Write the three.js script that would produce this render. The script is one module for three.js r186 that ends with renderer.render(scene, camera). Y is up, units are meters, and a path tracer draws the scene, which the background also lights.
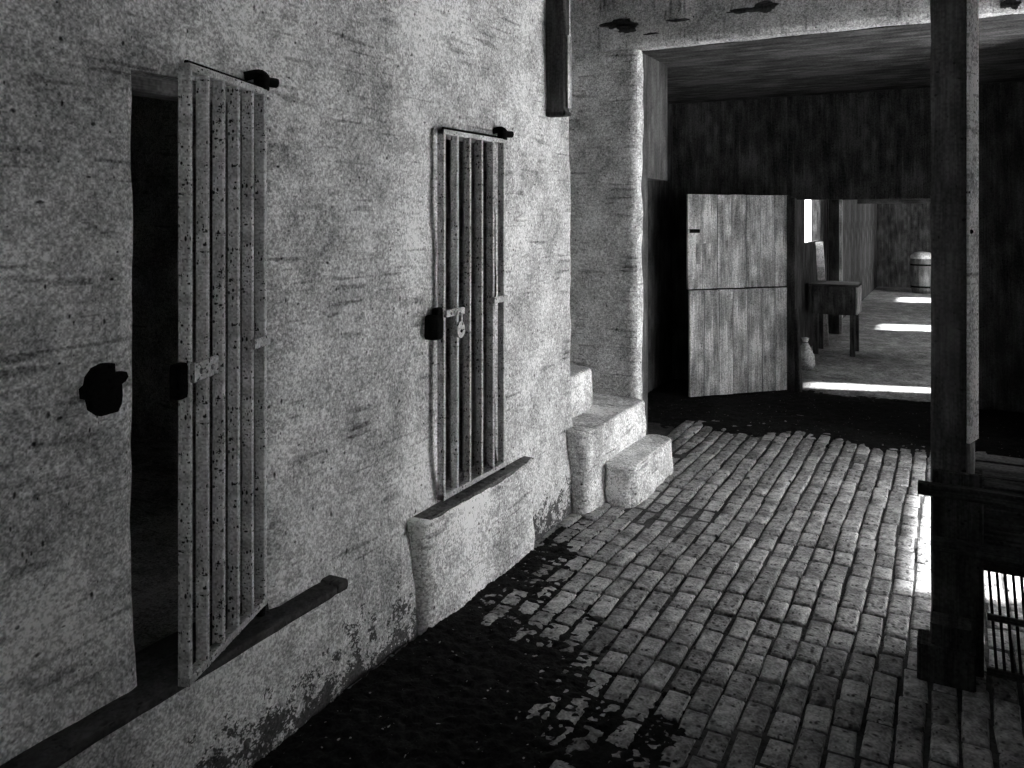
import * as THREE from 'three';
import { mergeGeometries, mergeVertices } from 'three/addons/utils/BufferGeometryUtils.js';
import { ImprovedNoise } from 'three/addons/math/ImprovedNoise.js';

// World: y up, metres. The corridor runs along -z; s below means distance along the corridor (z = -s).
const scene = new THREE.Scene();
const renderer = new THREE.WebGLRenderer({ antialias: true });
renderer.toneMapping = THREE.LinearToneMapping;
renderer.toneMappingExposure = 3.2;
renderer.shadowMap.enabled = true;
renderer.shadowMap.type = THREE.PCFSoftShadowMap;

// ---------- camera: level view camera with a dropped lens ----------
const FOCAL = 820, EYE = 1.8, YAW = Math.atan((955 - 512) / FOCAL);
const camera = new THREE.PerspectiveCamera(2 * Math.atan(384 / FOCAL) * 180 / Math.PI, 1024 / 768, 0.05, 200);
camera.position.set(0, EYE, 0);
camera.rotation.y = YAW;
camera.setViewOffset(1024, 768, 0, 170, 1024, 768);
scene.add(camera);

// ---------- sky and sun (the photograph is black and white: neutral light) ----------
scene.background = new THREE.Color().setRGB(3.2, 3.2, 3.2);
const sun = new THREE.DirectionalLight(new THREE.Color(1, 1, 1), 13);
const SUN_EL = 44.9 * Math.PI / 180, sunDir = new THREE.Vector3(0.966 * Math.cos(SUN_EL), Math.sin(SUN_EL), -0.259 * Math.cos(SUN_EL)).normalize();
sun.target.position.set(1, 0, -8);
sun.position.copy(sun.target.position).addScaledVector(sunDir, 30);
sun.castShadow = true; sun.shadow.radius = 5;
sun.shadow.mapSize.set(4096, 4096);
Object.assign(sun.shadow.camera, { left: -18, right: 18, top: 18, bottom: -18, near: 1, far: 70 });
sun.name = 'sun'; sun.target.name = 'sun_target';
scene.add(sun, sun.target);

// ---------- helpers ----------
let seedState = 12345;
const rnd = () => { seedState = (seedState * 1664525 + 1013904223) >>> 0; return seedState / 4294967296; };
const rr = (a, b) => a + (b - a) * rnd();
const perlin = new ImprovedNoise();
const N = (x, y, z = 0) => perlin.noise(x + 17.3, y + 5.1, z + 9.7);
const clamp = (v, a, b) => Math.min(b, Math.max(a, v));
const smooth = (a, b, v) => { const t = clamp((v - a) / (b - a), 0, 1); return t * t * (3 - 2 * t); };

const counts = {};
function numbered(name) { const n = counts[name] = (counts[name] ?? -1) + 1; return n ? name + '_' + String(n).padStart(3, '0') : name; }
function shade(o) { o.traverse((m) => { if (m.isMesh) { m.castShadow = true; m.receiveShadow = true; } }); return o; }
function tag(o, label, category, group, kind) {
  o.userData.label = label; if (category) o.userData.category = category;
  if (group) o.userData.group = group; if (kind) o.userData.kind = kind;
  return o;
}
function mesh(name, geo, mat, parent) {
  const m = new THREE.Mesh(Array.isArray(geo) ? join(geo) : geo, mat);
  m.name = parent ? name : numbered(name); m.castShadow = m.receiveShadow = true;
  (parent ?? scene).add(m); return m;
}
function thing(name, x, y, z, turn = 0) {
  const g = new THREE.Group(); g.name = numbered(name); g.position.set(x, y, z); g.rotation.y = turn; scene.add(g); return g;
}
function part(name, parent) { const g = new THREE.Group(); g.name = name; parent.add(g); return g; }
function join(list) {
  return mergeGeometries(list.map((g) => { const q = g.index ? g.toNonIndexed() : g; for (const k of Object.keys(q.attributes)) if (!['position', 'normal', 'uv'].includes(k)) q.deleteAttribute(k); return q; }));
}
// box-mapped uv, in metres; grain: axis (0,1,2) along which the texture's v runs
function uvBox(g, grain = 1, off = [0, 0]) {
  if (g.index) g = g.toNonIndexed();
  const p = g.attributes.position, n = p.count, uv = new Float32Array(n * 2);
  const a = new THREE.Vector3(), b = new THREE.Vector3(), c = new THREE.Vector3(), e = new THREE.Vector3();
  for (let i = 0; i < n; i += 3) {
    a.fromBufferAttribute(p, i); b.fromBufferAttribute(p, i + 1); c.fromBufferAttribute(p, i + 2);
    e.copy(b).sub(a).cross(c.clone().sub(a));
    const w = [Math.abs(e.x), Math.abs(e.y), Math.abs(e.z)];
    const k = w[0] >= w[1] && w[0] >= w[2] ? 0 : w[1] >= w[2] ? 1 : 2;
    let ax = [0, 1, 2].filter((q) => q !== k);
    if (ax[1] !== grain && ax[0] === grain) ax = [ax[1], ax[0]];
    for (let j = 0; j < 3; j++) {
      const v = [p.getX(i + j), p.getY(i + j), p.getZ(i + j)];
      uv[(i + j) * 2] = v[ax[0]] + off[0]; uv[(i + j) * 2 + 1] = v[ax[1]] + off[1];
    }
  }
  g.setAttribute('uv', new THREE.BufferAttribute(uv, 2));
  return g;
}
// plain solid box between corners, s given as distance along the corridor
function slab(x0, x1, y0, y1, s0, s1, grain = 1) {
  const g = new THREE.BoxGeometry(x1 - x0, y1 - y0, s1 - s0);
  g.translate((x0 + x1) / 2, (y0 + y1) / 2, -(s0 + s1) / 2);
  return uvBox(g, grain, [0.37 * x0 + 0.11 * s0, 0.61 * y0]);
}
// rounded and lumpy box, centred at origin
function lump(w, h, d, r, cell, amp, freq = 5, ph = 0, grain = 1) {
  const sg = (v) => clamp(Math.round(v / cell), 3, 90);
  let g = new THREE.BoxGeometry(w, h, d, sg(w), sg(h), sg(d));
  g.deleteAttribute('uv'); g.deleteAttribute('normal');
  g = mergeVertices(g, 1e-5);
  const p = g.attributes.position, H = [w / 2, h / 2, d / 2], v = new THREE.Vector3(), q = new THREE.Vector3(), n = new THREE.Vector3();
  for (let i = 0; i < p.count; i++) {
    v.fromBufferAttribute(p, i);
    q.set(clamp(v.x, -H[0] + r, H[0] - r), clamp(v.y, -H[1] + r, H[1] - r), clamp(v.z, -H[2] + r, H[2] - r));
    n.copy(v).sub(q); if (n.lengthSq() < 1e-12) n.set(0, 1, 0); n.normalize();
    const dd = amp ? amp * (N(v.x * freq + ph, v.y * freq, v.z * freq) + 0.5 * N(v.x * freq * 2.7, v.y * freq * 2.7 + ph, v.z * freq * 2.7)) : 0;
    v.copy(q).addScaledVector(n, r + dd);
    p.setXYZ(i, v.x, v.y, v.z);
  }
  g.computeVertexNormals();
  return uvBox(g, grain, [ph * 0.31, ph * 0.17]);
}
function lumpAt(x0, x1, y0, y1, s0, s1, r, cell, amp, freq, ph, grain) {
  const g = lump(x1 - x0, y1 - y0, s1 - s0, r, cell, amp, freq, ph, grain);
  return g.translate((x0 + x1) / 2, (y0 + y1) / 2, -(s0 + s1) / 2);
}
// chamfered bar/plank (low poly), centred at the origin
function plank(w, h, d, c = 0.004, grain = 1, off = [0, 0]) {
  const hw = w / 2, hh = h / 2, sh = new THREE.Shape();
  c = Math.min(c, hw * 0.8, hh * 0.8);
  sh.moveTo(-hw + c, -hh); sh.lineTo(hw - c, -hh); sh.lineTo(hw, -hh + c); sh.lineTo(hw, hh - c);
  sh.lineTo(hw - c, hh); sh.lineTo(-hw + c, hh); sh.lineTo(-hw, hh - c); sh.lineTo(-hw, -hh + c); sh.closePath();
  const g = new THREE.ExtrudeGeometry(sh, { depth: d, bevelEnabled: false });
  g.translate(0, 0, -d / 2);
  return uvBox(g, grain, off);
}
const upright = (w, h, d, c, off) => { const g = plank(w, d, h, c, 2, off); g.rotateX(-Math.PI / 2); return g; };   // long along y
const across = (w, h, d, c, off) => { const g = plank(d, h, w, c, 2, off); g.rotateY(Math.PI / 2); return g; };      // long along x
function tube(pts, r, seg = 24, rad = 8) {
  return uvBox(new THREE.TubeGeometry(new THREE.CatmullRomCurve3(pts.map((p) => new THREE.Vector3(...p))), seg, r, rad, false));
}

// ---------- textures (material only: grain, patches, pits) ----------
function tileNoise(size, cells, seed) {      // periodic value noise sampler
  let st = seed >>> 0; const R = () => { st = (st * 1664525 + 1013904223) >>> 0; return st / 4294967296; };
  const [cx, cy] = Array.isArray(cells) ? cells : [cells, cells], L = new Float32Array(cx * cy).map(() => R());
  return (x, y) => {
    const fx = x / size * cx, fy = y / size * cy, ix = Math.floor(fx), iy = Math.floor(fy);
    let tx = fx - ix, ty = fy - iy; tx = tx * tx * (3 - 2 * tx); ty = ty * ty * (3 - 2 * ty);
    const at = (i, j) => L[((j % cy + cy) % cy) * cx + ((i % cx + cx) % cx)];
    return (at(ix, iy) * (1 - tx) + at(ix + 1, iy) * tx) * (1 - ty) + (at(ix, iy + 1) * (1 - tx) + at(ix + 1, iy + 1) * tx) * ty;
  };
}
function tex(size, tile, fn, srgb) {
  const d = new Uint8Array(size * size * 4);
  for (let y = 0; y < size; y++) for (let x = 0; x < size; x++) {
    const v = clamp(fn(x, y), 0, 1) * 255, i = (y * size + x) * 4;
    d[i] = d[i + 1] = d[i + 2] = v; d[i + 3] = 255;
  }
  const t = new THREE.DataTexture(d, size, size);
  t.wrapS = t.wrapT = THREE.RepeatWrapping; t.magFilter = THREE.LinearFilter; t.minFilter = THREE.LinearMipmapLinearFilter; t.generateMipmaps = true;
  if (srgb) t.colorSpace = THREE.SRGBColorSpace;
  t.repeat.set(1 / tile, 1 / tile); t.needsUpdate = true; return t;
}
function pitField(size, count, r0, r1, seed) {     // round pits with soft edge, wrapped
  let st = seed >>> 0; const R = () => { st = (st * 1664525 + 1013904223) >>> 0; return st / 4294967296; };
  const f = new Float32Array(size * size);
  for (let k = 0; k < count; k++) {
    const x = R() * size, y = R() * size, r = r0 + (r1 - r0) * R() ** 3, e = 0.6 + R();
    for (let j = -Math.ceil(r * 1.6); j <= r * 1.6; j++) for (let i = -Math.ceil(r * 1.6); i <= r * 1.6; i++) {
      const q = Math.hypot(i * e, j / e) / r; if (q > 1) continue;
      const a = ((Math.floor(y + j) % size + size) % size) * size + ((Math.floor(x + i) % size + size) % size);
      f[a] = Math.max(f[a], 1 - q * q);
    }
  }
  return (x, y) => f[y * size + x];
}
const S = 1024;
// limewashed plaster over rough courses
const pA = tileNoise(S, 6, 1), pB = tileNoise(S, 19, 2), pC = tileNoise(S, 70, 3), pD = tileNoise(S, 230, 4), pE = tileNoise(S, [8, 90], 5), pF = tileNoise(S, [10, 150], 6), pG = tileNoise(S, 480, 7);
const pPit = pitField(S, 420, 1.2, 4.5, 8);
const courses = (x, y) => { const e = pF(x, y) * 0.75 + pE(x, y) * 0.25; return smooth(0.64, 0.85, e) * smooth(0.42, 0.6, pB(x + 200, y + 90)); };
const plasterMap = tex(S, 2, (x, y) => 0.79 + 0.24 * (pA(x, y) - 0.5) + 0.20 * (pB(x, y) - 0.5) + 0.12 * (pC(x, y) - 0.5) + 0.30 * (pD(x, y) - 0.5) + 0.36 * (pG(x, y) - 0.5) - 0.20 * courses(x, y) - 0.6 * pPit(x, y), true);
const plasterBump = tex(S, 2, (x, y) => 0.5 + 0.25 * (pB(x, y) - 0.5) + 0.3 * (pC(x, y) - 0.5) + 0.25 * (pD(x, y) - 0.5) - 0.3 * courses(x, y) - 0.3 * pPit(x, y));
// the same plaster with splashed dirt caked along its foot: v runs 0..0.6 m above the floor
const dirtA = tileNoise(S, [40, 14], 51), dirtB = tileNoise(S, [150, 50], 52), dirtC = tileNoise(S, [400, 140], 53);
const dirtAt = (x, y) => smooth(0.0, 0.10, dirtA(x, y) * 0.45 + dirtB(x, y) * 0.35 + dirtC(x, y) * 0.35 - 0.36 - 1.05 * (y / S));
const footMap = tex(S, 2, (x, y) => (0.79 + 0.24 * (pA(x, y * 0.3) - 0.5) + 0.20 * (pB(x, y * 0.3) - 0.5) + 0.12 * (pC(x, y * 0.3) - 0.5) + 0.30 * (pD(x, y * 0.3) - 0.5) + 0.36 * (pG(x, y * 0.3) - 0.5)) * (1 - 0.62 * dirtAt(x, y)), true);
footMap.wrapT = THREE.ClampToEdgeWrapping; footMap.repeat.set(1 / 2, 1 / 0.6);
// fired brick
const bA = tileNoise(S, 12, 21), bB = tileNoise(S, 60, 22), bC = tileNoise(S, 220, 23), bPit = pitField(S, 1600, 1.5, 9, 24);
const brickMap = tex(S, 1.5, (x, y) => 0.74 + 0.3 * (bA(x, y) - 0.5) + 0.3 * (bB(x, y) - 0.5) + 0.3 * (bC(x, y) - 0.5) - 0.4 * bPit(x, y), true);
const brickBump = tex(S, 1.5, (x, y) => 0.5 + 0.3 * (bA(x, y) - 0.5) + 0.4 * (bB(x, y) - 0.5) + 0.25 * (bC(x, y) - 0.5) - 0.4 * bPit(x, y));
// dark soil: nearly black, flecked with bits of lime
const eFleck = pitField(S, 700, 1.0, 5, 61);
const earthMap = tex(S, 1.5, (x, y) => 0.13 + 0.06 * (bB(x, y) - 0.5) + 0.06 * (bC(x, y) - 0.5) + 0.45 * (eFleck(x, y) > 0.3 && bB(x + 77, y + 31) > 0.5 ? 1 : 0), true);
// timber: grain along v
const wA = tileNoise(S, [90, 5], 31), wB = tileNoise(S, [260, 14], 32), wC = tileNoise(S, [24, 4], 33), wD = tileNoise(S, 120, 34), wE = tileNoise(S, [14, 9], 36), wPit = pitField(S, 260, 2, 8, 35);
const woodMap = tex(S, 1, (x, y) => 0.74 + 0.16 * (wA(x, y) - 0.5) + 0.2 * (wB(x, y) - 0.5) + 0.24 * (wC(x, y) - 0.5) + 0.26 * (wD(x, y) - 0.5) + 0.3 * (wE(x, y) - 0.5) - 0.4 * wPit(x, y), true);
const woodBump = tex(S, 1, (x, y) => 0.5 + 0.35 * (wA(x, y) - 0.5) + 0.4 * (wB(x, y) - 0.5) - 0.3 * wPit(x, y));
// scaled, pitted iron
const iA = tileNoise(512, 16, 41), iB = tileNoise(512, 90, 42), iPit = pitField(512, 1500, 1.5, 6, 43);
const ironMap = tex(512, 0.5, (x, y) => 0.78 + 0.2 * (iA(x, y) - 0.5) + 0.25 * (iB(x, y) - 0.5) - 0.72 * Math.min(1, 1.6 * iPit(x, y)) * (iA(x + 99, y + 40) > 0.42 ? 1 : 0.2), true);
const ironBump = tex(512, 0.5, (x, y) => 0.5 + 0.3 * (iB(x, y) - 0.5) - 0.5 * iPit(x, y));

const grey = (v) => new THREE.Color().setRGB(v, v, v);
const std = (v, map, bump, bs, rough = 0.95, extra = {}) => new THREE.MeshStandardMaterial({ color: grey(v), map, bumpMap: bump, bumpScale: bs, roughness: rough, metalness: 0, ...extra });
const matt = (v, map, bump, bs) => new THREE.MeshPhysicalMaterial({ color: grey(v), map, bumpMap: bump, bumpScale: bs, roughness: 1, specularIntensity: 0.15 });
const M = {
  plaster: std(1.0, plasterMap, plasterBump, 0.006),
  stone: std(1.25, plasterMap, plasterBump, 0.007),
  foot: std(1.0, footMap, plasterBump, 0.006),
  beam: std(0.75, plasterMap, plasterBump, 0.010),
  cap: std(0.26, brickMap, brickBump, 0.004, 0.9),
  plinthShade: std(0.09, brickMap, brickBump, 0.004, 0.9),  // near-black, for the shade painted on the plinth top
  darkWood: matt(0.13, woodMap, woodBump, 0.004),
  postWood: std(0.15, woodMap, woodBump, 0.004, 0.85),
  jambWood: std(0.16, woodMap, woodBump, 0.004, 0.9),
  doorWood: std(1.2, woodMap, woodBump, 0.004, 0.9),
  iron: std(1.05, ironMap, ironBump, 0.002, 0.7),
  ironDark: matt(0.010, ironMap, ironBump, 0.002),
  ironPale: std(0.85, ironMap, ironBump, 0.0015, 0.55),
  mortar: std(0.09, brickMap, brickBump, 0.006),
  bricks: [0.54, 0.58, 0.63, 0.70].map((v) => std(v, brickMap, brickBump, 0.006, 0.85)),
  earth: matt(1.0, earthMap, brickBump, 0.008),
  paleStone: std(0.5, brickMap, brickBump, 0.004),
  yard: std(1.15, plasterMap, plasterBump, 0.004),
  white: std(0.9, plasterMap, plasterBump, 0.003),
  litEdge: std(1.35, plasterMap, plasterBump, 0.002),  // extra pale, for the painted sunlit edge of the post
  oak: std(0.3, woodMap, woodBump, 0.003, 0.8),
};

// ======================= THE SETTING =======================
const D = 2.09;                 // left wall plane x = -D
const OPEN1 = { s0: 1.568, s1: 2.085, y0: 0.43, y1: 2.22 }, OPEN2 = { s0: 3.19, s1: 3.70, y0: 0.49, y1: 2.17 };
function sheet(us, vs, at, skip) {
  const g = new THREE.BufferGeometry(), pos = [], uv = [], idx = [], nu = us.length;
  for (const v of vs) for (const u of us) { const p = at(u, v); pos.push(...p); uv.push(u, v); }
  for (let j = 0; j + 1 < vs.length; j++) for (let i = 0; i + 1 < nu; i++) {
    if (skip && skip((us[i] + us[i + 1]) / 2, (vs[j] + vs[j + 1]) / 2)) continue;
    const a = j * nu + i, b = a + 1, c = a + nu, d = c + 1;
    idx.push(a, b, d, a, d, c);
  }
  g.setAttribute('position', new THREE.Float32BufferAttribute(pos, 3));
  g.setAttribute('uv', new THREE.Float32BufferAttribute(uv, 2));
  g.setIndex(idx); g.computeVertexNormals(); return g;
}
function lines(a, b, step, snaps = []) {
  const t = [a, ...snaps, b].sort((p, q) => p - q), out = [];
  for (let k = 0; k + 1 < t.length; k++) { const n = Math.max(1, Math.round((t[k + 1] - t[k]) / step)); for (let i = 0; i < n; i++) out.push(t[k] + (t[k + 1] - t[k]) * i / n); }
  out.push(b); return out;
}
const edgeRound = (s, y, o) => {       // softened arrises of the openings
  const ds = Math.max(o.s0 - s, s - o.s1, 0), dy = Math.max(o.y0 - y, y - o.y1, 0), q = Math.hypot(ds, dy);
  return q < 0.03 ? 0.012 * (1 - q / 0.03) ** 2 : 0;
};
const wallX = (s, y) => -D + 0.016 * N(s * 1.1, y * 1.3, 1) + 0.010 * N(s * 3.1, y * 4.5, 2) + 0.0045 * N(s * 9, y * 14, 3)
  + 0.065 * smooth(0.75, 0.0, y) - edgeRound(s, y, OPEN1) - edgeRound(s, y, OPEN2) - 0.05 * smooth(4.62, 4.7, s) ** 2;
{
  const inHole = (s, y) => [OPEN1, OPEN2].some((o) => s > o.s0 && s < o.s1 && y > o.y0 && y < o.y1);
  const us = lines(-1.7, 4.70, 0.035, [OPEN1.s0, OPEN1.s1, OPEN2.s0, OPEN2.s1]), vs = lines(-0.05, 3.75, 0.035, [0.42, OPEN1.y0, OPEN1.y1, OPEN2.y0, OPEN2.y1]);
  const at = (s, y) => [wallX(s, y), y, -s], FOOT = 0.42;
  const geos = [sheet(us, vs.filter((y) => y >= FOOT - 1e-6), at, inHole)];
  const rev = [];
  for (const o of [OPEN1, OPEN2]) {     // thin reveals, splayed wider towards the cells
    const ts = lines(0, 0.12, 0.03), ys = lines(o.y0, o.y1, 0.035), ss = lines(o.s0, o.s1, 0.035);
    for (const s of [o.s0, o.s1]) rev.push(sheet(ts, ys, (t, y) => [wallX(s, y) - t, y, -s - (s === o.s1 ? 2.2 : -0.4) * t]));
    for (const y of [o.y0, o.y1]) rev.push(sheet(ss, ts, (s, t) => [wallX(s, y) - t, y, -s]));
  }
  const wl = tag(mesh('wall_left', geos, M.plaster), 'long limewashed corridor wall with two barred cell openings', 'wall', null, 'structure');
  mesh('cell_reveal', rev, M.plaster, wl);
  mesh('wall_foot', sheet(us, vs.filter((y) => y <= FOOT + 1e-6), at), M.foot, wl);
}
for (const [name, label, a] of [['wall_outer', 'outer wall behind the cells', [-7.7, -7.5, -0.1, 3.75, -1.9, 8.9]], ['wall_outer_end', 'outer wall closing the side space beyond the pier', [-7.5, -2.95, -0.1, 3.75, 8.7, 8.9]], ['wall_cell_end', 'wall between the closed cell and the stair recess', [-7.5, -2.2, -0.1, 3.75, 4.42, 4.66]], ['floor_cells', 'floor behind the two barred openings', [-7.5, -2.2, -0.14, 0.0, -1.7, 4.42]]])
  tag(mesh(name, slab(...a), M.plaster), label, name.startsWith('floor') ? 'floor' : 'wall', null, 'structure');
tag(mesh('wall_recess', [lumpAt(-3.75, -3.5, -0.05, 3.75, 4.6, 5.7, 0.01, 0.08, 0.01, 2, 4)], M.plaster), 'limewashed wall at the back of the stair recess', 'wall', null, 'structure');
tag(mesh('wall_return', slab(-3.6, -2.16, -0.05, 3.75, 4.66, 4.69), M.plaster), 'limewashed return of the corridor wall beside the steps', 'wall', null, 'structure');
tag(mesh('wall_behind', [slab(-7.7, 2.0, -0.1, 3.75, -1.9, -1.7)], M.plaster), 'end wall of the corridor behind the viewer', 'wall', null, 'structure');
// right wall with the wide yard opening
const YARD = { s0: 4.9, s1: 6.55, y1: 2.22 }, WINDOW = { s0: -0.3, s1: 0.45, y0: 1.75, y1: 2.5 };
tag(mesh('wall_right', [slab(1.8, 2.0, -0.1, 3.75, -1.7, WINDOW.s0), slab(1.8, 2.0, -0.1, WINDOW.y0, WINDOW.s0, WINDOW.s1), slab(1.8, 2.0, WINDOW.y1, 3.75, WINDOW.s0, WINDOW.s1), slab(1.8, 2.0, -0.1, 3.75, WINDOW.s1, YARD.s0), slab(1.8, 2.0, YARD.y1, 3.75, YARD.s0, YARD.s1), slab(1.8, 2.0, -0.1, 3.75, YARD.s1, 8.9)], M.plaster), 'right hand wall with the wide opening to the yard', 'wall', null, 'structure');
tag(mesh('wall_added_partition', [slab(0.46, 1.8, -0.05, 3.75, 4.12, 4.3)], M.plaster), 'short limewashed partition added out of view to shade the near floor', 'wall', null, 'structure');  // unseen wall, added to keep yard light off the near floor
tag(mesh('wall_added_screen', [slab(0.9, 1.05, -0.05, 1.6, -1.7, 2.9)], M.plaster), 'low limewashed screen wall added out of view to keep window light off the floor', 'wall', null, 'structure');  // unseen wall, added to stop window light from reaching the floor
tag(mesh('wall_added_parapet', [slab(0.6, 1.8, -0.05, 0.95, 3.72, 3.88)], M.plaster), 'low limewashed wall added out of view beside the timber stand to cut low yard light', 'wall', null, 'structure');  // unseen low wall, added to block low yard light from the foreground
tag(mesh('ceiling', [slab(-7.7, 2.0, 3.75, 3.95, -1.9, 8.9)], M.oak), 'flat ceiling over the corridor', 'ceiling', null, 'structure');
// cross beam and pier
const SB = 5.62, SW = 8.66;
{
  const beam = mesh('wall_beam', [lumpAt(-3.6, 1.85, 2.99, 3.8, SB, SB + 0.14, 0.035, 0.055, 0.009, 3, 2, 0)], M.beam);
  tag(beam, 'plastered cross beam spanning the corridor above the pier', 'beam', null, 'structure');
  // places where the plaster has fallen off the beam
  const hole = (x, y, w, h, seed, name) => {
    const sh = new THREE.Shape(); const n = 26;
    for (let k = 0; k < n; k++) { const a = k / n * Math.PI * 2, q = 0.75 + 0.55 * N(Math.cos(a) * 1.7 + seed, Math.sin(a) * 1.7, seed); const px = Math.cos(a) * w / 2 * q, py = Math.sin(a) * h / 2 * q; k ? sh.lineTo(px, py) : sh.moveTo(px, py); }
    const g = uvBox(new THREE.ExtrudeGeometry(sh, { depth: 0.02, bevelEnabled: false }), 0); g.translate(x, y, -SB - 0.008);
    mesh(name, g, M.darkWood, beam);
  };
  for (const h of [[-2.16, 3.185, 0.30, 0.10, 3], [-2.09, 3.14, 0.22, 0.11, 7], [-1.13, 3.18, 0.22, 0.09, 11], [-1.27, 3.175, 0.24, 0.035, 14], [-1.72, 3.16, 0.22, 0.03, 18], [-1.90, 3.085, 0.16, 0.02, 31], [0.29, 3.03, 0.13, 0.07, 23]]) hole(...h, 'plaster_gap');
}
tag(mesh('wall_pier', [lumpAt(-3.6, -2.0, -0.05, 3.02, SB, SB + 0.15, 0.07, 0.03, 0.016, 3.2, 6)], M.plaster), 'rounded limewashed pier carrying the cross beam', 'pier', null, 'structure');
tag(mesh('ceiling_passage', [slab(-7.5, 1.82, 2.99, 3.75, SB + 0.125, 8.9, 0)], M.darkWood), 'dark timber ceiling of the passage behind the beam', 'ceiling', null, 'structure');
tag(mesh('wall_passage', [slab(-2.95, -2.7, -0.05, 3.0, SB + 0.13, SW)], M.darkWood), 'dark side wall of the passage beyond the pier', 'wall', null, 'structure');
tag(mesh('trim_4', [slab(-2.7, -2.03, -0.05, 3.0, SB + 0.14, SB + 0.28), slab(-2.7, -2.03, 2.07, 3.0, SB + 0.28, SB + 0.76)], M.jambWood), 'timber jamb and head of the dark side doorway behind the pier', 'door frame', null, 'structure');
tag(mesh('wall_added_return', [slab(0.44, 1.8, -0.05, 3.0, 6.55, 6.75)], M.plaster), 'limewashed return wall added out of view to shade the passage', 'wall', null, 'structure');  // unseen wall, added so that the passage behind it falls into shade
// dark boarded cross wall with the far doorway
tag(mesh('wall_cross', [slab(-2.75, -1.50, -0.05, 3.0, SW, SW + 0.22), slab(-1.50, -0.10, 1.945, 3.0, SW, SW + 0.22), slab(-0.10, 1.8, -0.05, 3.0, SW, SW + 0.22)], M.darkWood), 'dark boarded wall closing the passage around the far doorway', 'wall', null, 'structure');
{
  const jamb = [upright(0.10, 1.96, 0.12, 0.008).translate(-1.46, 0.98, -SW + 0.02)];
  const foot = lump(0.06, 0.85, 0.12, 0.02, 0.05, 0.004, 6, 3); foot.rotateZ(0.05); foot.translate(-1.40, 0.42, -SW + 0.02); jamb.push(foot);
  tag(mesh('trim_1', jamb, M.darkWood), 'dark timber door post with a thickened foot', 'door post', null, 'structure');
  tag(mesh('trim_2', [slab(-1.5, -0.1, -0.02, 0.012, SW + 0.0, SW + 0.95, 0)], M.paleStone), 'worn stone threshold of the far doorway', 'threshold', null, 'structure');
}
// far corridor
{
  const win = { s0: 11.2, s1: 12.6, y0: 1.42, y1: 2.2 };
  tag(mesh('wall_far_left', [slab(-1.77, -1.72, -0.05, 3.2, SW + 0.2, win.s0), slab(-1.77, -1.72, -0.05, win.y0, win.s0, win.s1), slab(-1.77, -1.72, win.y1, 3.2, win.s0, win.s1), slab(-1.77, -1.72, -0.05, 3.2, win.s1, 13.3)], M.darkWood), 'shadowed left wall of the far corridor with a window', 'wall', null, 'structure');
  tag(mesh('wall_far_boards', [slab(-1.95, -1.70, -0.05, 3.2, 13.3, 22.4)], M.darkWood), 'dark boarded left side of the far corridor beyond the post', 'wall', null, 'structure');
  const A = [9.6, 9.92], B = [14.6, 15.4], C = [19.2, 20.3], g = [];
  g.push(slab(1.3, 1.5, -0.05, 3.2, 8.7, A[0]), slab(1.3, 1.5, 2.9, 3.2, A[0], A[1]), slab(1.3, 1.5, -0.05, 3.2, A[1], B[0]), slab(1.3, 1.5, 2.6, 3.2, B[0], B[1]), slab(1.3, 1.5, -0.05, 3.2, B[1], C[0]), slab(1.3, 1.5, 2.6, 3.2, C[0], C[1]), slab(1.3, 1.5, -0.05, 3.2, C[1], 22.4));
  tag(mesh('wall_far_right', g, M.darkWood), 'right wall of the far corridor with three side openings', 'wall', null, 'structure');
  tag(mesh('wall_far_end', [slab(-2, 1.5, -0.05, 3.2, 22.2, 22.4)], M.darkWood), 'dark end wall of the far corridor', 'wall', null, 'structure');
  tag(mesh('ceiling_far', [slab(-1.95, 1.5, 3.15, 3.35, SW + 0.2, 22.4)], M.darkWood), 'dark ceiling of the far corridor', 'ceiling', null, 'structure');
  tag(mesh('floor_far', [slab(-1.95, 1.5, -0.12, -0.004, SW + 0.1, 22.4, 2)], M.bricks[1]), 'brick floor of the far corridor', 'floor', null, 'structure');
}
tag(mesh('ground_yard', [slab(1.8, 30, -0.2, -0.02, -16, SW + 0.2), slab(1.5, 30, -0.2, -0.02, SW + 0.2, 40), slab(-30, -7.7, -0.2, -0.02, -16, 40), slab(-7.7, -1.95, -0.2, -0.02, 8.9, 40)], M.yard), 'pale sunlit ground of the yard outside', 'yard', null, 'structure');

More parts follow.
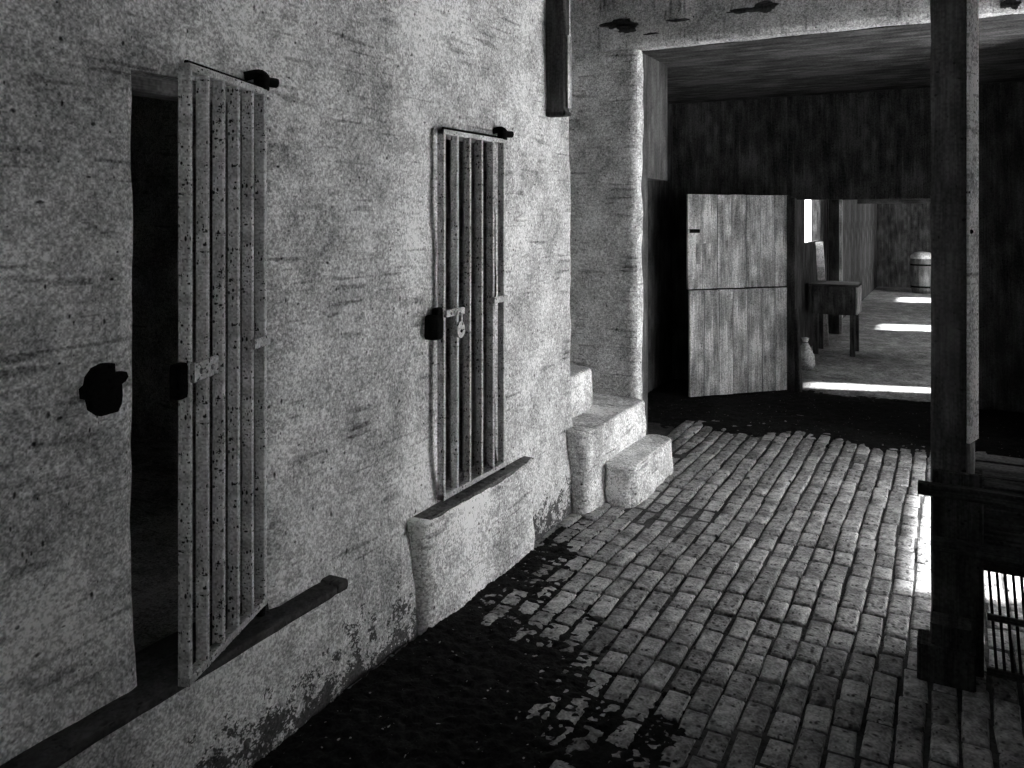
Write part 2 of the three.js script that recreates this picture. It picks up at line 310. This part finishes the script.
// ---------- brick floor ----------
{
  const floor = mesh('floor', [slab(-7.5, 1.8, -0.12, -0.012, -1.7, SW + 0.1, 2)], M.mortar);
  tag(floor, 'worn brick floor of the corridor laid in lengthwise courses', 'floor', null, 'structure');
  const VAR = 8, W = 0.099, gv = [];
  const brickGeo = (w, l, k) => {      // worn brick: flat top with two-step rounded arris
    const ring = (i, y, j) => [[-w / 2 + i, y, -l / 2 + i], [w / 2 - i, y, -l / 2 + i], [w / 2 - i, y, l / 2 - i], [-w / 2 + i, y, l / 2 - i]].map((p, q) => [p[0] + j * N(q * 3 + k, 1), p[1] + j * N(q * 3 + k, 5), p[2] + j * N(q * 3 + k, 9)]);
    const rings = [ring(0, -0.04, 0.004), ring(0.001, -0.012, 0.006), ring(0.007, -0.003, 0.006), ring(0.018, 0, 0.006)], pos = rings.flat(2), idx = [];
    for (let r = 0; r < 3; r++) for (let q = 0; q < 4; q++) { const a = r * 4 + q, b = r * 4 + (q + 1) % 4; idx.push(a, a + 4, b + 4, a, b + 4, b); }
    idx.push(12, 14, 13, 12, 15, 14);
    let g = new THREE.BufferGeometry(); g.setAttribute('position', new THREE.Float32BufferAttribute(pos, 3)); g.setIndex(idx);
    g.computeVertexNormals();
    return uvBox(g, 2, [k * 0.37, k * 0.23]);
  };
  const LEN = [0.16, 0.19, 0.225];
  for (let k = 0; k < VAR; k++) gv.push(LEN.map((l) => brickGeo(W - 0.009, l - 0.009, k * 3.1 + l * 7)));
  const list = [];
  const cx = Math.cos(YAW), sx = Math.sin(YAW);
  for (let c = 0, x = -2.06; x < 1.75; c++, x += W) {
    let s = 1.2 + rr(0, 0.25);
    const end = 7.4 + 0.25 * N(c * 0.35, 3, 2) + rr(0, 0.12);
    while (s < end) {
      const li = Math.floor(rnd() * 3), l = LEN[li], mid = s + l / 2;
      const wob = 0.022 * N(mid * 0.9, c * 0.12, 4) + 0.008 * N(mid * 3, c * 0.3, 8) + rr(-0.003, 0.003);
      const px = x + W / 2 + wob, dep = mid * cx - px * sx, right = px * cx + mid * sx;
      const u = 512 + FOCAL * right / dep, v = 214 + FOCAL * EYE / dep;
      const seen = u > -10 && u < 1030 && v < 790;
      const hidden = (u > 936 && u < 978) || (u > 975 && v < 560);
      const area = seen && !hidden && px > -2.0 ? 1 / dep ** 3 : 0;
      list.push({ x: px, s: mid, li, k: Math.floor(rnd() * VAR), m: Math.floor(rnd() * 4), area, dy: rr(-0.006, 0.003) + 0.014 * N(px * 1.5, mid * 1.5, 7), ax: rr(-0.012, 0.012), az: rr(-0.02, 0.02), ay: rr(-0.03, 0.03) });
      s += l;
    }
  }
  list.sort((a, b) => b.area - a.area);
  const rest = [];
  list.forEach((b, i) => {
    const o = i < 300 && b.area > 0 ? new THREE.Mesh(gv[b.k][b.li], M.bricks[b.m]) : new THREE.Object3D();
    o.position.set(b.x, b.dy, -b.s); o.rotation.set(b.ax, b.ay, b.az);
    if (o.isMesh) { o.name = i ? 'brick_' + String(i).padStart(3, '0') : 'brick'; o.castShadow = o.receiveShadow = true; floor.add(o); }
    else { o.updateMatrix(); (rest[b.m] ??= []).push(gv[b.k][b.li].clone().applyMatrix4(o.matrix)); }
  });
  rest.forEach((g, i) => { if (g) { const m = mesh('brick_paving', g, M.bricks[i], floor); m.userData.kind = 'stuff'; } });
}

// hand-rounded masonry block: rounded plan, softened top edge, uneven faces
function block(x0, x1, y0, y1, s0, s1, rp, rt, amp, ph) {
  const w = (x1 - x0) / 2, l = (s1 - s0) / 2, C = [[1, 1], [-1, 1], [-1, -1], [1, -1]], pts = [];
  C.forEach(([a, b], k) => {
    for (let i = 0; i <= 8; i++) { const t = (k + i / 8) * Math.PI / 2; pts.push([a * (w - rp) + rp * Math.cos(t), b * (l - rp) + rp * Math.sin(t)]); }
    const [a2, b2] = C[(k + 1) % 4], t = (k + 1) * Math.PI / 2, e0 = pts[pts.length - 1], e1 = [a2 * (w - rp) + rp * Math.cos(t), b2 * (l - rp) + rp * Math.sin(t)];
    const n = Math.max(2, Math.round(Math.hypot(e1[0] - e0[0], e1[1] - e0[1]) / 0.03));
    for (let i = 1; i < n; i++) pts.push([e0[0] + (e1[0] - e0[0]) * i / n, e0[1] + (e1[1] - e0[1]) * i / n]);
  });
  const h = y1 - y0, rows = []; const nv = Math.max(4, Math.round((h - rt) / 0.03));
  for (let j = 0; j <= nv; j++) rows.push([0, (h - rt) * j / nv]);
  for (let j = 1; j <= 6; j++) { const t = j / 6 * Math.PI / 2; rows.push([rt * (1 - Math.cos(t)), h - rt + rt * Math.sin(t)]); }
  for (let j = 1; j <= 8; j++) rows.push([-j / 8, h]);       // top, shrinking to the middle
  const P = [], idx = [], m = pts.length, cx = (x0 + x1) / 2, cs = (s0 + s1) / 2;
  for (const [ins, y] of rows) for (const [px, pz] of pts) {
    let k = 1; let qx = px, qz = pz;
    if (ins >= 0) { const f = Math.hypot(px, pz); qx = px * (1 - ins / w * 0.999); qz = pz * (1 - ins / l * 0.999); }
    else { k = 1 + ins; qx = px * (1 - rt / w * 0.999) * k; qz = pz * (1 - rt / l * 0.999) * k; }
    const d = amp * (N(qx * 4 + ph, y * 5, qz * 4) + 0.5 * N(qx * 11, y * 12 + ph, qz * 11)), g = Math.hypot(px / w, pz / l) || 1;
    P.push(qx + (ins >= 0 ? d * px / w / g : 0), y + (ins !== 0 ? d * 0.6 : 0), qz + (ins >= 0 ? d * pz / l / g : 0));
  }
  for (let j = 0; j + 1 < rows.length; j++) for (let i = 0; i < m; i++) { const a = j * m + i, b = j * m + (i + 1) % m; idx.push(a, a + m, b + m, a, b + m, b); }
  let g = new THREE.BufferGeometry(); g.setAttribute('position', new THREE.Float32BufferAttribute(P, 3)); g.setIndex(idx);
  g = mergeVertices(g, 1e-5); g.computeVertexNormals();
  g.translate(cx, y0, -cs);
  return uvBox(g, 1, [ph * 0.31, ph * 0.17]);
}
tag(mesh('floor_passage', sheet(lines(-2.7, 1.8, 0.03), lines(6.3, SW + 0.05, 0.03), (x, s) => [x, -0.035 + 0.05 * smooth(6.3, 7.4, s + 0.12 * N(x * 1.5, 3)) + 0.010 * N(x * 4, s * 4, 5) + 0.012 * N(x * 11, s * 11, 6) + 0.006 * N(x * 26, s * 26, 7), -s]), M.earth), 'near-black uneven floor in front of the far doorway', 'floor', null, 'structure');  // near-black uneven sheet where the brick courses run out
{
  // drift of dark earth lying over the bricks along the foot of the wall
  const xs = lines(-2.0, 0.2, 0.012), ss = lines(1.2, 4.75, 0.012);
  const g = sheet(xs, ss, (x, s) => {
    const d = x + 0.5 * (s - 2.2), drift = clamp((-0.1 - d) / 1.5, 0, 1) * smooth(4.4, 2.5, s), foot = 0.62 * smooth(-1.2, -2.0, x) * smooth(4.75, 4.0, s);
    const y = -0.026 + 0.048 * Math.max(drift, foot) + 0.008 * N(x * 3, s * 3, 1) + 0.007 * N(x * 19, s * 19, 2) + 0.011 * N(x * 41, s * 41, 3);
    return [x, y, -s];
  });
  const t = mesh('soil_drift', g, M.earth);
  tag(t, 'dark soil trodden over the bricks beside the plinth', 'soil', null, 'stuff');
}
// ======================= MASONRY LEDGES AND STEPS =======================
tag(mesh('masonry_ledge', [uvBox(lumpAt(-2.2, -2.0, -0.03, 0.415, -1.6, 2.40, 0.025, 0.05, 0.010, 4, 21))], M.foot), 'long limewashed plinth below the open cell gate', 'plinth', null, 'structure');
{
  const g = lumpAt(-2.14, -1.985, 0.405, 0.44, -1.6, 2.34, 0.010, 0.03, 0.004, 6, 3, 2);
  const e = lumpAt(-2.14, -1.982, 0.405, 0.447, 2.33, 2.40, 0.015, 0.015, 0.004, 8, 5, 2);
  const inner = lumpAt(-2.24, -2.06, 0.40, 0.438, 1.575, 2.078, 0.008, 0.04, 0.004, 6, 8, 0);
  tag(mesh('shade_slab', [g, e, inner], M.plinthShade), 'dark slab painted as the shade on the plinth under the open gate', 'sill');  // dark slab stands for the shade lying on the plinth top
}
const ledge2 = tag(mesh('masonry_ledge', [block(-2.15, -1.985, -0.03, 0.475, 2.90, 3.98, 0.075, 0.022, 0.016, 1)], M.stone), 'limewashed masonry block ledge below the closed cell gate', 'ledge');
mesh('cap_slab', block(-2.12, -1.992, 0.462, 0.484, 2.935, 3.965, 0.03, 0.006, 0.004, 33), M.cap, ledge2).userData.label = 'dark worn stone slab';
tag(mesh('masonry_step', [block(-1.955, -1.725, -0.03, 0.245, 4.76, 5.62, 0.10, 0.02, 0.016, 7)], M.stone), 'lowest limewashed step, a short block with rounded corners', 'step');
tag(mesh('masonry_step', [block(-2.9, -1.925, -0.03, 0.486, 4.52, 5.60, 0.07, 0.025, 0.016, 11)], M.stone), 'middle limewashed step rising against the pier', 'step');
tag(mesh('masonry_step', [block(-3.45, -2.17, 0.47, 0.755, 4.70, 5.20, 0.05, 0.03, 0.014, 15)], M.stone), 'highest limewashed step tucked behind the wall corner', 'step');

// ======================= CELL GATES =======================
// local frame: hinge at x = 0, free edge at x = -w (towards the viewer along the wall), outward +z, base y = 0
function cellGate(w, h, x, y, s, ajar, label, lock) {
  const t = thing('cell_gate', x, y, -s, Math.PI / 2 + ajar);
  tag(t, label, 'gate', 'barred cell gates');
  const bw = 0.017, bd = 0.037, n = 6;
  for (let k = 0; k < n; k++) {
    const bx = k === n - 1 ? w - bw : k * (w - bw) / (n - 1);
    mesh('bar', upright(bw + (k === 0 ? 0.004 : 0), h, bd, 0.003, [k * 0.13, k * 0.29]).translate(-bx - bw / 2, h / 2, 0), M.iron, t);
  }
  mesh('top_rail', across(w, 0.022, bd * 0.9, 0.003).translate(-w / 2, h - 0.011, 0.003), M.iron, t);
  mesh('bottom_rail', across(w, 0.024, bd * 0.9, 0.003, [0.4, 0.2]).translate(-w / 2, 0.012, 0.003), M.ironPale, t);
  mesh('top_strip', across(w * 0.86, 0.014, 0.014, 0.003).translate(-w * 0.5, h + 0.008, -0.012), M.ironDark, t);  // thin dark strip just behind the top rail
  const yc = h * 0.503;
  mesh('hinge_strap', across(w * 0.235, 0.034, 0.012, 0.003, [0.1, 0.3]).translate(-w * 0.1175, yc + 0.02, bd / 2 + 0.007), M.ironPale, t);
  const lp = mesh('lock_plate', across(w * 0.27, lock ? 0.034 : 0.055, 0.014, 0.003, [0.7, 0.1]).translate(-w + w * 0.135, yc + 0.0, bd / 2 + 0.008), M.ironPale, t);
  mesh('rivet', uvBox(new THREE.SphereGeometry(0.009, 8, 6)).translate(-w * 0.80, yc, bd / 2 + 0.016), M.iron, lp);
  mesh('rivet', uvBox(new THREE.SphereGeometry(0.009, 8, 6)).translate(-w * 0.93, yc, bd / 2 + 0.016), M.iron, lp);
  // lock box at the free edge
  mesh('lock_case', lump(0.06, 0.10, 0.035, 0.008, 0.012, 0.002, 20, 2).translate(-w - 0.012, yc - 0.02, -0.004), M.ironDark, t);
  // hinge eye and the pin driven into the wall above it
  const eye = mesh('hinge_eye', uvBox(new THREE.CylinderGeometry(0.026, 0.026, 0.05, 16)).translate(-0.006, h + 0.022, 0.002), M.ironDark, t);
  mesh('hinge_pin', tube([[0.05, h + 0.028, 0.03], [0.015, h + 0.03, 0.012], [-0.006, h + 0.05, 0], [-0.03, h + 0.04, -0.05]], 0.017, 16, 8), M.ironDark, eye);
  mesh('hinge_pin', tube([[-0.006, -0.035, 0], [-0.006, 0.0, 0]], 0.016, 4, 10), M.ironDark, t);
  return t;
}
cellGate(0.495, 1.745, -D + 0.02, 0.478, 2.045, 0.355, 'barred iron cell gate standing ajar over a black doorway', false);
cellGate(0.58, 1.685, -D + 0.035, 0.50, 3.70, 0.0, 'closed barred iron cell gate with a hanging padlock', true);
{
  // padlock of the closed gate
  const t = thing('padlock', -D + 0.08, 1.268, -3.205, Math.PI / 2);
  t.scale.setScalar(1.25);
  tag(t, 'small pale padlock hanging from the strap of the closed gate', 'padlock');
  const b = new THREE.CylinderGeometry(0.026, 0.026, 0.022, 20); b.rotateX(Math.PI / 2); b.scale(1, 1.15, 1);
  mesh('body', uvBox(b), M.ironPale, t);
  mesh('keyhole', uvBox(new THREE.CylinderGeometry(0.006, 0.006, 0.004, 10).rotateX(Math.PI / 2)).translate(0, -0.004, 0.0125), M.ironDark, t);
  mesh('shackle', tube([[-0.016, 0.015, 0], [-0.017, 0.05, 0], [0, 0.068, 0], [0.017, 0.05, 0], [0.016, 0.015, 0]], 0.005, 20, 8), M.ironPale, t);
}
{
  // dark lump in place of the shadow that the lock throws on the wall
  const t = mesh('lock_shade', [lumpAt(-D - 0.02, -D + 0.07, 1.235, 1.345, 3.04, 3.108, 0.018, 0.015, 0.004, 14, 3)], M.ironDark);
  tag(t, 'dark lump put in as the shadow of the lock beside the closed gate', 'lock shade');
}
{
  // raised black shape in place of the dark lock hole beside the open cell
  const sh = new THREE.Shape(), P = [[0.035, -0.068], [-0.012, -0.070], [-0.034, -0.052], [-0.042, -0.022], [-0.056, -0.016], [-0.058, 0.006], [-0.046, 0.014], [-0.042, 0.036], [-0.024, 0.056], [0.002, 0.064], [0.024, 0.062], [0.026, 0.034], [0.062, 0.032], [0.066, 0.022], [0.058, 0.012], [0.046, 0.006], [0.048, -0.028], [0.045, -0.05]];
  P.forEach((p, i) => i ? sh.lineTo(p[0], p[1]) : sh.moveTo(p[0], p[1])); sh.closePath();
  const g = uvBox(new THREE.ExtrudeGeometry(sh, { depth: 0.035, bevelEnabled: true, bevelThickness: 0.006, bevelSize: 0.004, bevelSegments: 2 }));
  g.rotateY(Math.PI / 2);
  const t = mesh('lock_shade', g, M.ironDark); t.position.set(-D - 0.008, 1.318, -1.458);
  tag(t, 'black raised shape standing in for the dark lock hole beside the open cell doorway', 'lock shade');
}
// timber lintel of the open cell, set back in the reveal
tag(mesh('trim_3', [across(0.62, 0.11, 0.10, 0.006).rotateY(Math.PI / 2).translate(-D - 0.12, 2.225, -1.83)], M.oak), 'timber lintel set back over the open cell doorway', 'lintel', null, 'structure');

// hanging timber at the corner of the wall
{
  const t = thing('wall_timber', -2.037, 2.37, -4.325);
  tag(t, 'dark upright timber ending short on the wall above the steps', 'timber');
  mesh('post', upright(0.125, 1.4, 0.075, 0.008).translate(0, 0.72, 0), M.darkWood, t);
  mesh('lit_facing_board', upright(0.014, 0.42, 0.05, 0.003, [0.3, 0.1]).translate(0.071, 0.25, -0.008), M.doorWood, t);  // pale wood paints the lit side face of the dark timber
  mesh('end_block', lump(0.135, 0.03, 0.085, 0.008, 0.02, 0.003, 12, 2).translate(0.005, 0.01, 0), M.darkWood, t);
}

// ======================= FAR DOOR =======================
{
  const hx = -1.475, hs = 8.60, fx = -2.262, fs = 7.775, w = Math.hypot(hx - fx, hs - fs);
  const t = thing('plank_door', hx, 0.015, -hs, 0);
  t.rotation.y = Math.atan2(-(-fs + hs), fx - hx) ;
  tag(t, 'pale plank door in two halves swung open into the passage', 'door');
  // local +x runs from the hinge to the free edge
  const n = 7, pw = w / n, BACK = 1;
  const half = (name, y0, y1, off) => {
    const p = part(name, t);
    for (let k = 0; k < n; k++) {
      const g = upright(pw - 0.004, y1 - y0 + rr(-0.006, 0.004), 0.035, 0.004, [rr(0, 1), rr(0, 1)]);
      mesh('plank', g.translate((k + 0.5) * pw + off, (y0 + y1) / 2, rr(-0.002, 0.002)), M.doorWood, p);
    }
    for (const y of [y1 - 0.2, y0 + 0.2]) mesh('batten', across(w * 0.92, 0.11, 0.03, 0.005).translate(w / 2 + off, y, BACK * 0.033), M.darkWood, p);
  };
  half('lower_leaf', 0.02, 1.045, 0); half('upper_leaf', 1.06, 1.975, 0.02);
  const up = t.children[1];
  const lw = mesh('latch', across(0.10, 0.035, 0.02, 0.004).translate(w - 0.05, 1.62, -0.03), M.ironDark, t);
  mesh('lock_rim', lump(0.16, 0.20, 0.012, 0.005, 0.03, 0.002, 14, 3).translate(w - 0.15, 1.40, -0.020), M.doorWood, t);
  mesh('hinge_stile', upright(0.07, 1.97, 0.06, 0.006).translate(0.0, 0.985, 0.0), M.darkWood, t);
}

// ======================= POST AND STAND ON THE RIGHT =======================
{
  const t = thing('timber_post', -0.008, 0, -3.80, -0.30);
  tag(t, 'tall square timber post standing by the yard side', 'post');
  mesh('shaft', lump(0.135, 3.75, 0.135, 0.014, 0.03, 0.004, 7, 2).translate(0, 1.875, 0), M.postWood, t);
  mesh('lit_edge_board', upright(0.012, 2.86, 0.118, 0.004, [0.2, 0.4]).translate(0.075, 2.32, 0.004), M.litEdge, t);  // pale strip paints the sunlit edge onto the dark post
  mesh('knot', uvBox(new THREE.SphereGeometry(0.009, 8, 6)).translate(0.083, 1.73, 0.05), M.ironDark, t);
}
{
  const t = thing('timber_stand', 0.11, 0, -3.78);
  tag(t, 'low dark timber stand with a barred front around the post foot', 'stand');
  // local x to the right, z towards the viewer
  mesh('rail', across(0.82, 0.045, 0.05, 0.005).translate(0.17, 0.712, 0.135), M.darkWood, t);
  mesh('rail', across(0.30, 0.045, 0.05, 0.005, [0.2, 0.6]).translate(-0.035, 0.50, 0.135), M.darkWood, t);
  for (let k = 0; k < 4; k++) mesh('top_plank', across(k > 1 ? 0.70 : 0.56, 0.025, 0.115, 0.004, [k * 0.3, 0.1]).translate(k > 1 ? 0.20 : 0.27, 0.725 - (k === 2 ? 0.004 : 0), 0.02 - k * 0.125), M.darkWood, t);
  mesh('front_board', across(0.60, 0.105, 0.022, 0.004, [0.4, 0.3]).translate(0.25, 0.63, 0.085), M.darkWood, t);
  mesh('front_board', across(0.60, 0.17, 0.022, 0.004, [0.1, 0.8]).translate(0.25, 0.495, 0.085), M.darkWood, t);
  mesh('upright', upright(0.178, 0.78, 0.028, 0.006).translate(-0.10, 0.39, 0.098), M.darkWood, t);
  mesh('upright', upright(0.05, 0.70, 0.06, 0.006).translate(0.525, 0.35, 0.03), M.darkWood, t);
  mesh('foot_block', upright(0.20, 0.14, 0.13, 0.008).translate(-0.14, 0.07, 0.178), M.darkWood, t);
  mesh('foot_block', upright(0.14, 0.22, 0.11, 0.008).translate(-0.125, 0.11, 0.168), M.darkWood, t);
  for (let k = 0; k < 18; k++) { const g = upright(0.011, 0.42, 0.012, 0.002); g.rotateZ(0.07); mesh('grate_bar', g.translate(0.02 + k * 0.027, 0.21, 0.08), M.darkWood, t); }
  mesh('grate_rail', across(0.54, 0.024, 0.018, 0.003).translate(0.27, 0.235, 0.095), M.darkWood, t);
  mesh('grate_rail', across(0.54, 0.03, 0.02, 0.003).translate(0.27, 0.018, 0.08), M.darkWood, t);
}

// ======================= THINGS IN THE FAR CORRIDOR =======================
{
  const t = thing('timber_post', -1.60, 0, -13.2);
  tag(t, 'slim dark timber post beside the far corridor window', 'post');
  mesh('shaft', upright(0.15, 3.15, 0.15, 0.012).translate(0, 1.575, 0), M.darkWood, t);
  mesh('lit_edge_strip', upright(0.05, 3.15, 0.05, 0.008).translate(0.09, 1.575, 0.04), M.doorWood, t);  // pale wood paints the lit right edge of this post
}
{
  const t = thing('timber_chest', -1.36, 0, -11.4);
  tag(t, 'dark timber chest on legs along the far corridor wall', 'chest');
  mesh('body', upright(0.52, 0.36, 0.55, 0.008).translate(0, 0.70, 0), M.darkWood, t);
  mesh('lid', across(0.58, 0.03, 0.6, 0.006).translate(0, 0.892, 0), M.darkWood, t);
  mesh('lit_end_panel', upright(0.02, 0.34, 0.5, 0.004).translate(0.271, 0.70, 0), M.doorWood, t);  // pale wood paints the lit end of the dark chest
  for (const [a, b] of [[-1, -1], [1, -1], [-1, 1], [1, 1]]) mesh('leg', upright(0.06, 0.53, 0.06, 0.005).translate(a * 0.22, 0.265, b * 0.23), M.darkWood, t);
}
{
  const pts = [[0.001, 0], [0.21, 0], [0.225, 0.1], [0.26, 0.4], [0.255, 0.55], [0.235, 0.76], [0.215, 0.80]].map((p) => new THREE.Vector2(...p));
  const t = thing('barrel', -0.66, 0, -21.0);
  tag(t, 'wooden barrel with a white domed cover in the far corridor', 'barrel');
  mesh('body', uvBox(new THREE.LatheGeometry(pts, 28)), M.oak, t);
  for (const [y, r] of [[0.14, 0.236], [0.64, 0.252]]) mesh('hoop', uvBox(new THREE.CylinderGeometry(r, r, 0.04, 28, 1, true)).translate(0, y, 0), M.ironDark, t);
  const cap = [[0.245, 0.78], [0.25, 0.82], [0.23, 0.87], [0.16, 0.92], [0.001, 0.94]].map((p) => new THREE.Vector2(...p));
  mesh('cover', uvBox(new THREE.LatheGeometry(cap, 28)), M.white, t);
}
{
  const t = thing('lit_strip_board', -1.60, 0, -11.9, 0);
  tag(t, 'pale board added as the lit strip below the far corridor window', 'board');
  const g = upright(0.10, 1.42, 0.03, 0.005); g.rotateZ(0.05); mesh('board', g.translate(0.0, 0.71, 0), M.white, t);  // board added in place of a strip of window light
}
{
  const t = thing('cloth_sack', -1.53, 0, -10.0);
  tag(t, 'small pale cloth sack on the far corridor floor', 'sack');
  const pts = [[0.001, 0], [0.08, 0.0], [0.11, 0.06], [0.10, 0.16], [0.05, 0.27], [0.025, 0.31], [0.045, 0.36], [0.001, 0.37]].map((p) => new THREE.Vector2(...p));
  mesh('body', uvBox(new THREE.LatheGeometry(pts, 18)), M.white, t);
  mesh('tie', uvBox(new THREE.TorusGeometry(0.027, 0.006, 6, 14).rotateX(Math.PI / 2)).translate(0, 0.31, 0), M.oak, t);
}
for (const [s, y] of [[13.9, 2.02], [17.6, 2.0]]) {
  const t = mesh('ceiling_beam', [across(3.0, 0.22, 0.2, 0.012, [s, y]).translate(-0.2, y + 0.11, -s)], M.darkWood);
  tag(t, s < 15 ? 'nearer low cross beam of the far corridor' : 'farther low cross beam of the far corridor', 'beam');
}

shade(scene);
renderer.render(scene, camera);
